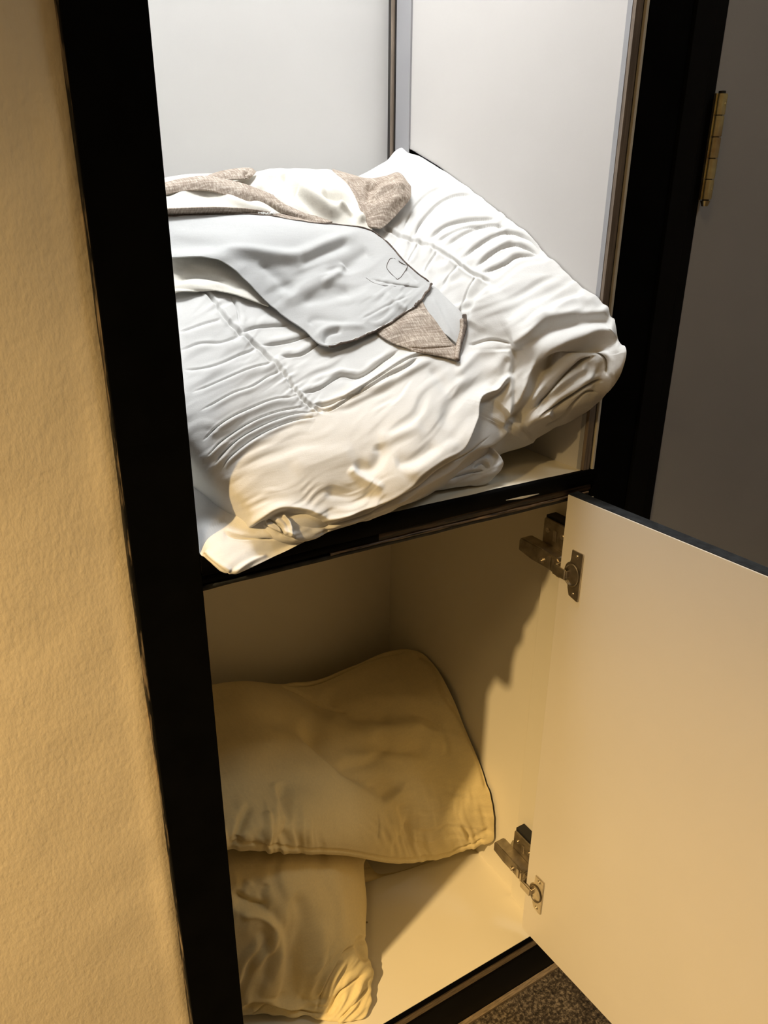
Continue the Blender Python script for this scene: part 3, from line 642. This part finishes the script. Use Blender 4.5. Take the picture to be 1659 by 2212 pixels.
# lining, the big pale piece in front
hemtop = [(335,468),(450,464),(560,465),(660,480),(780,492),(830,518),(880,572),(932,613)]
def Lr(pts, offs): return [on(x, y, o) for (x, y), o in zip(pts, offs)]
lin = patch('lining', [Lr(hemtop, [.050,.050,.050,.046,.040,.026,.018,.014]),
 Lr([(338,482),(450,482),(560,486),(660,502),(775,512),(828,540),(875,588),(928,622)], [.050,.052,.052,.048,.040,.026,.018,.013]),
 Lr([(342,508),(450,508),(555,520),(660,540),(765,552),(822,580),(868,615),(920,634)], [.046,.050,.048,.044,.036,.026,.018,.012]),
 Lr([(350,535),(445,535),(530,552),(630,590),(740,610),(805,630),(858,650),(908,650)], [.040,.042,.038,.034,.030,.024,.016,.011]),
 Lr([(356,550),(443,550),(510,568),(605,630),(700,668),(765,690),(835,682),(900,658)], [.044,.046,.036,.024,.024,.022,.014,.010]),
 Lr([(360,557),(442,556),(500,576),(590,665),(655,712),(706,748),(800,720),(896,664)], [.044,.046,.034,.014,.012,.014,.012,.009])],
 M['lining'], 330, 200, [
 fold([(450,556),(530,545),(640,555),(700,530),(790,500)], r_, .0045, 13), fold([(420,560),(500,548),(580,560),(650,566)], st, .004, 5, 20, 18),
 fold([(560,560),(600,600),(640,640)], v_, .004, 14), fold([(640,570),(700,545),(760,520)], v_, .005, 12),
 fold([(725,590),(770,560),(800,540)], v_, .003, 12), fold([(690,620),(730,590),(745,570)], r_, .004, 9), fold([(600,650),(660,620),(720,580)], r_, .0035, 16),
 fold([(640,650),(720,640),(760,625)], v_, .003, 12), fold([(665,705),(680,690),(720,692),(760,695)], v_, .0015, 8), fold([(680,735),(700,712),(740,705),(800,706)], r_, .002, 7),
 fold([(700,745),(710,720),(740,712)], v_, .005, 6), fold([(800,602),(840,612),(880,618),(910,622)], c, .0010, 3),
 fold([(830,630),(860,660),(880,668)], r_, .002, 7), fold([(780,690),(820,670),(890,635)], s_, .0009, 3, 14),
 fold([(858,560),(905,612)], v_, .0016, 4),
 dict(pts=(660,620,200,90,-20,70,18), kind='patch', a=.0014), dict(pts=(850,660,80,60,-40,30,8), kind='patch', a=.0010), dict(pts=(500,510,160,50,4,90,18), kind='patch', a=.0014)], 12, lab='pale grey-white lining')
# hems
def edge_pts(G, idx, lift=.0010):
    P = G[idx]; d = EYE-P; d /= np.linalg.norm(d, axis=1)[:, None]; return P+d*lift
e_top = edge_pts(lin, 0)[::6]; e_side = edge_pts(lin.transpose(1, 0, 2), -1)[::8]; e_bot = edge_pts(lin, -1)[238:][::5]
nw = lambda P, a, s: P+np.stack([a*vnoise(np.arange(len(P))*.7, np.zeros(len(P))+k, s) for k in range(3)], -1)
tube('hem', nw(e_top, .0006, 2), .0010, M['hem'], cur, 6, 1.2)['label'] = 'dark folded hem'
tube('hem', nw(e_side, .0008, 3), .0013, M['hem'], cur, 6, 1.2); tube('hem', nw(e_bot, .0010, 4), .0011, M['hem'], cur, 6, 1.2)
tube('hem_thread', nw(edge_pts(lin, -4, .0016)[238:][::4], .0012, 6), .0004, M['wthread'], cur, 4)
# turned-over strip of linen above the top hem
pt = project(lin[0][::14])
patch('linen_border', [[atY(x, y-16+10*min(1, max(0, (x-480)/160)), .262) for x, y in pt if x < 700], [lin[0][::14][i]+np.array([0, .004, 0]) for i, (x, y) in enumerate(pt) if x < 700]], M['linen'], 120, 6, [], 13, .0016)
# slits of frayed thread on the hem
for k in range(7):
    x0 = 560+k*5; y0 = 462
    tube('loose_thread', [on(x0, y0, .053), on(x0+6*random.uniform(-1, 2), y0-random.uniform(3, 8), .055), on(x0+10, y0+1, .054)], .0004, M['wthread'], cur, 4)
# triangular corner lower right
patch('corner_lining', [[on(880,640,.006),on(905,632,.007),on(935,618,.007),on(960,640,.006),on(1002,680,.006)],
 [on(890,650,.006),on(920,648,.007),on(950,650,.007),on(975,672,.007),on(1003,700,.006)],
 [on(900,660,.006),on(930,680,.006),on(955,692,.006),on(978,710,.006),on(998,725,.005)],
 [on(910,668,.006),on(945,708,.006),on(965,725,.006),on(980,738,.006),on(990,748,.005)]], M['lining'], 90, 60,
 [fold([(930,640),(950,680),(980,735)], r_, .002, 6)], 14, lab='white corner of the lining')
patch('linen_border', [[on(806,712,.004),on(850,690,.006),on(905,652,.008),on(915,662,.008)],
 [on(825,728,.004),on(870,712,.007),on(920,690,.008),on(945,700,.008)],
 [on(850,742,.004),on(895,738,.007),on(940,726,.008),on(968,732,.008)],
 [on(880,752,.004),on(915,757,.006),on(958,756,.007),on(986,752,.008)],
 [on(900,760,.003),on(930,766,.004),on(962,772,.005),on(988,778,.007)]], M['linen'], 110, 80,
 [fold([(880,750),(920,752),(985,748)], c, .0012, 3), fold([(830,730),(880,700),(920,680)], r_, .0015, 10), dict(pts=(910,720,80,50,-35,50,12), kind='patch', a=.0004)], 15, .0016, 'taupe linen triangle')
tube('hem', [on(1003,680,.008), on(1004,705,.008), on(996,735,.008), on(990,760,.009), on(988,778,.009)], .0022, M['hem'], cur, 6, 1.3)
tube('linen_edge', [on(998,690,.009), on(998,715,.009), on(990,745,.010), on(986,776,.010)], .0024, M['linen'], cur, 6, 1.2)
# stitched rectangle in the lining
Bl = bvh_of(lin)
def onl(px, py, off=.0008):
    d = ray(px, py); L = np.linalg.norm(d); h = Bl.ray_cast(Vector(EYE), Vector(d/L)); return EYE+d/L*((h[3] if h[0] is not None else 1.1)-off)
rc = [(848,558),(842,560),(836,572),(837,582),(856,602),(861,602),(868,596),(880,576),(874,572),(862,565),(850,558)]
tube('stitched_tab', [onl(*p) for p in rc], .00055, M['thread'], cur, 5)['label'] = 'dark stitched outline of a tab'
tube('stitching', [onl(790,600), onl(810,612), onl(840,618), onl(875,618), onl(905,612)], .0003, M['thread'], cur, 4)

# ================================================================== BEDDING IN THE LOWER COMPARTMENT
XP = XI-.006
def q(x, y): return (x, y, XP, 'x')
Pn = net([
 [(420,1488,.40),(520,1474,.41),(600,1476,.42),(690,1468,.43),(800,1424,.44),(870,1405,.42),q(908,1410)],
 [(425,1540,.33),(520,1525,.33),(610,1530,.34),(700,1525,.36),(800,1490,.37),(890,1470,.35),q(955,1462)],
 [(430,1620,.25),(530,1610,.24),(620,1610,.25),(720,1600,.26),(820,1590,.28),(920,1570,.27),q(1004,1570)],
 [(435,1700,.16),(530,1700,.15),(630,1700,.16),(730,1690,.18),(830,1680,.20),(930,1670,.21),q(1042,1660)],
 [(440,1770,.10),(530,1770,.09),(640,1770,.10),(740,1770,.13),(840,1770,.15),(940,1760,.165),q(1062,1740)],
 [(445,1815,.08),(530,1815,.07),(640,1820,.09),(740,1825,.12),(850,1840,.15),(950,1825,.165),q(1066,1785)],
 [(448,1832,.11),(530,1833,.10),(640,1841,.12),(740,1845,.15),(860,1863,.18),(965,1847,.19),q(1058,1816)]])
tp = Pn[0].copy(); tp[:, 1] = np.minimum(tp[:, 1]+.03, DI-.008); tp[:, 2] -= .06
bb = Pn[-1].copy(); bb[:, 1] += .10; bb[:, 2] -= .01; bb[:, 2] = np.maximum(bb[:, 2], .02); bb[:, 0] = np.minimum(bb[:, 0], XP)
Pn = np.concatenate([[tp], Pn, [bb]])
Pg = displace(grid(Pn, 360, 330), [
 fold([(455,1478),(540,1474),(620,1500),(690,1550),(740,1610),(790,1660)], st, -.007, 9, 40, 60), fold([(605,1476),(640,1490),(700,1520),(760,1530)], c, .003, 7),
 fold([(610,1476),(660,1478),(720,1460),(800,1425),(890,1406)], c, .004, 5), fold([(900,1412),(940,1440),(960,1500),(1000,1560),(1035,1640),(1055,1710)], v_, .006, 7, taper=.05),
 fold([(640,1560),(700,1610),(760,1660),(830,1700),(856,1720)], v_, .016, 22), dict(pts=(890,1520,110,80), kind='bulge', a=.012), dict(pts=(545,1610,110,110), kind='bulge', a=.014), dict(pts=(950,1720,90,80), kind='bulge', a=.010), fold([(690,1500),(770,1540),(850,1555)], v_, .007, 14), fold([(870,1540),(930,1555),(960,1600),(965,1640)], v_, .003, 8), fold([(740,1640),(800,1640),(850,1600)], v_, .004, 12), fold([(720,1540),(800,1560),(900,1545),(960,1570)], v_, .006, 20),
 fold([(800,1590),(860,1620),(930,1610)], v_, .005, 16), fold([(780,1545),(860,1580),(920,1560)], r_, .005, 18), fold([(800,1690),(840,1690),(860,1715)], v_, .002, 6),
 fold([(600,1690),(620,1740),(630,1790),(600,1835)], v_, .009, 13), fold([(585,1690),(602,1730),(618,1780)], r_, .003, 10), fold([(540,1735),(520,1790),(510,1830)], v_, .006, 9),
 fold([(560,1830),(580,1790),(575,1750)], r_, .005, 8), fold([(815,1755),(818,1790),(816,1815)], c, .001, 3), fold([(850,1850),(868,1800),(905,1760)], v_, .003, 9),
 fold([(860,1735),(880,1780),(870,1850)], v_, .005, 12), fold([(1062,1785),(1040,1800),(1020,1812)], v_, .002, 6),
 fold([(495,1826),(560,1824),(640,1834),(740,1838),(860,1856),(965,1842),(1050,1812)], v_, .003, 3, taper=.02), 
 dict(pts=(560,1800,140,60,80,40,13), kind='patch', a=.004), dict(pts=(950,1790,130,80,75,40,10), kind='patch', a=.0025), dict(pts=(960,1770,120,80,5,60,9), kind='patch', a=.0016),
 dict(pts=(850,1600,200,120,15,70,24), kind='patch', a=.003), dict(pts=(640,1640,200,120,20,160,60), kind='patch', a=.006)], 21, gain=1.2)
Pg[..., 0] = np.minimum(Pg[..., 0], XI-.002); Pg[..., 1] = np.minimum(Pg[..., 1], DI-.004)
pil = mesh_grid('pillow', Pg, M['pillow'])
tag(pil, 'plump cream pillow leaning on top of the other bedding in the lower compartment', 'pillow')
es = edge_pts(Pg, -38, .0006)[::9]
pb = project(Pg.reshape(-1, 3)).reshape(Pg.shape[:2]+(2,))

Ln = net([
 [(440,1795,.24),(540,1800,.23),(640,1808,.23),(740,1822,.25),(786,1842,.27)],
 [(450,1850,.16),(540,1855,.145),(640,1860,.14),(740,1865,.17),(786,1872,.215)],
 [(455,1920,.125),(550,1930,.105),(650,1935,.10),(740,1940,.125),(792,1945,.175)],
 [(460,2000,.105),(550,2010,.088),(650,2015,.082),(740,2020,.088),(790,2022,.112)],
 [(465,2080,.10),(560,2090,.082),(650,2095,.072),(750,2095,.062),(803,2092,.070)],
 [(470,2140,.10),(560,2150,.085),(660,2155,.072),(750,2160,.040),(803,2142,.042)],
 [(475,2182,.012,'z'),(560,2192,.010,'z'),(660,2198,.008,'z'),(740,2209,.006,'z'),(786,2190,.006,'z')]])
b3 = Ln[-1].copy(); b3[:, 1] += .06; b3[:, 2] = .004; t3 = Ln[0].copy(); t3[:, 1] += .12; t3[:, 2] -= .05
Ln = np.concatenate([[t3], Ln, [b3]]); Ls = Ln[:, -1:].copy(); Ls[:, :, 1] += .06; Ls[:, :, 0] -= .02; Ln = np.concatenate([Ln, Ls], axis=1)
Lg = displace(grid(Ln, 260, 300), [
 fold([(500,1958),(548,1968),(585,1985),(612,2020),(620,2070),(612,2130),(590,2175)], st, -.010, 5, 26, 22, taper=.06),
 fold([(515,1975),(560,1975),(600,2005)], r_, .004, 8), fold([(500,1925),(540,1950),(585,1970)], v_, .008, 9), fold([(575,1905),(570,1935),(580,1965)], v_, .003, 9),
 fold([(545,1900),(530,1930),(550,1960)], r_, .003, 10), fold([(620,2180),(640,2080),(660,1990),(640,1920)], v_, .007, 18), fold([(660,2190),(690,2080),(700,1980)], r_, .004, 16),
 fold([(560,2000),(580,2060),(570,2130)], v_, .003, 14),
 fold([(680,2190),(700,2130),(740,2060),(775,2040)], c, .003, 7), fold([(700,2200),(730,2150),(790,2100)], c, .003, 6), fold([(730,2205),(770,2165),(800,2130)], c, .003, 6),
 fold([(690,2160),(710,2100),(750,2060)], r_, .004, 6), fold([(788,2020),(775,2045),(800,2080)], v_, .006, 8),
 fold([(525,2170),(560,2165),(620,2180),(700,2190)], c, .005, 6), fold([(540,2190),(580,2175),(640,2190)], c, .004, 5),
 dict(pts=(740,2130,80,80,-55,50,9), kind='patch', a=.004), dict(pts=(570,2100,90,110,-70,60,18), kind='patch', a=.004), dict(pts=(640,1950,160,120,80,90,26), kind='patch', a=.003),
 dict(pts=(620,2180,130,30,0,30,10), kind='patch', a=.004)], 31, gain=1.3)
Lg[..., 2] = np.maximum(Lg[..., 2], .002); Lg[..., 1] = np.maximum(Lg[..., 1], .004)
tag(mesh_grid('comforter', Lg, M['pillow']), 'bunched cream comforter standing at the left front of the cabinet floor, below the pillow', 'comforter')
Tn = net([[(730,1842,.30),(800,1842,.31),(880,1842,.31),(965,1840,.31)], [(730,1862,.27),(800,1858,.275),(880,1855,.275),(955,1848,.28)],
          [(735,1895,.245),(795,1886,.245),(866,1870,.25),(942,1852,.255)], [(740,1918,.003,'z'),(796,1904,.003,'z'),(862,1884,.003,'z'),(936,1860,.003,'z')]])
tag(mesh_grid('folded_blanket', displace(grid(Tn, 80, 50), [dict(pts=(840,1880,90,30,-15,40,12), kind='patch', a=.002)], 41), M['pillow']), 'shadowed end of a folded cream blanket on the cabinet floor under the pillow', 'blanket')
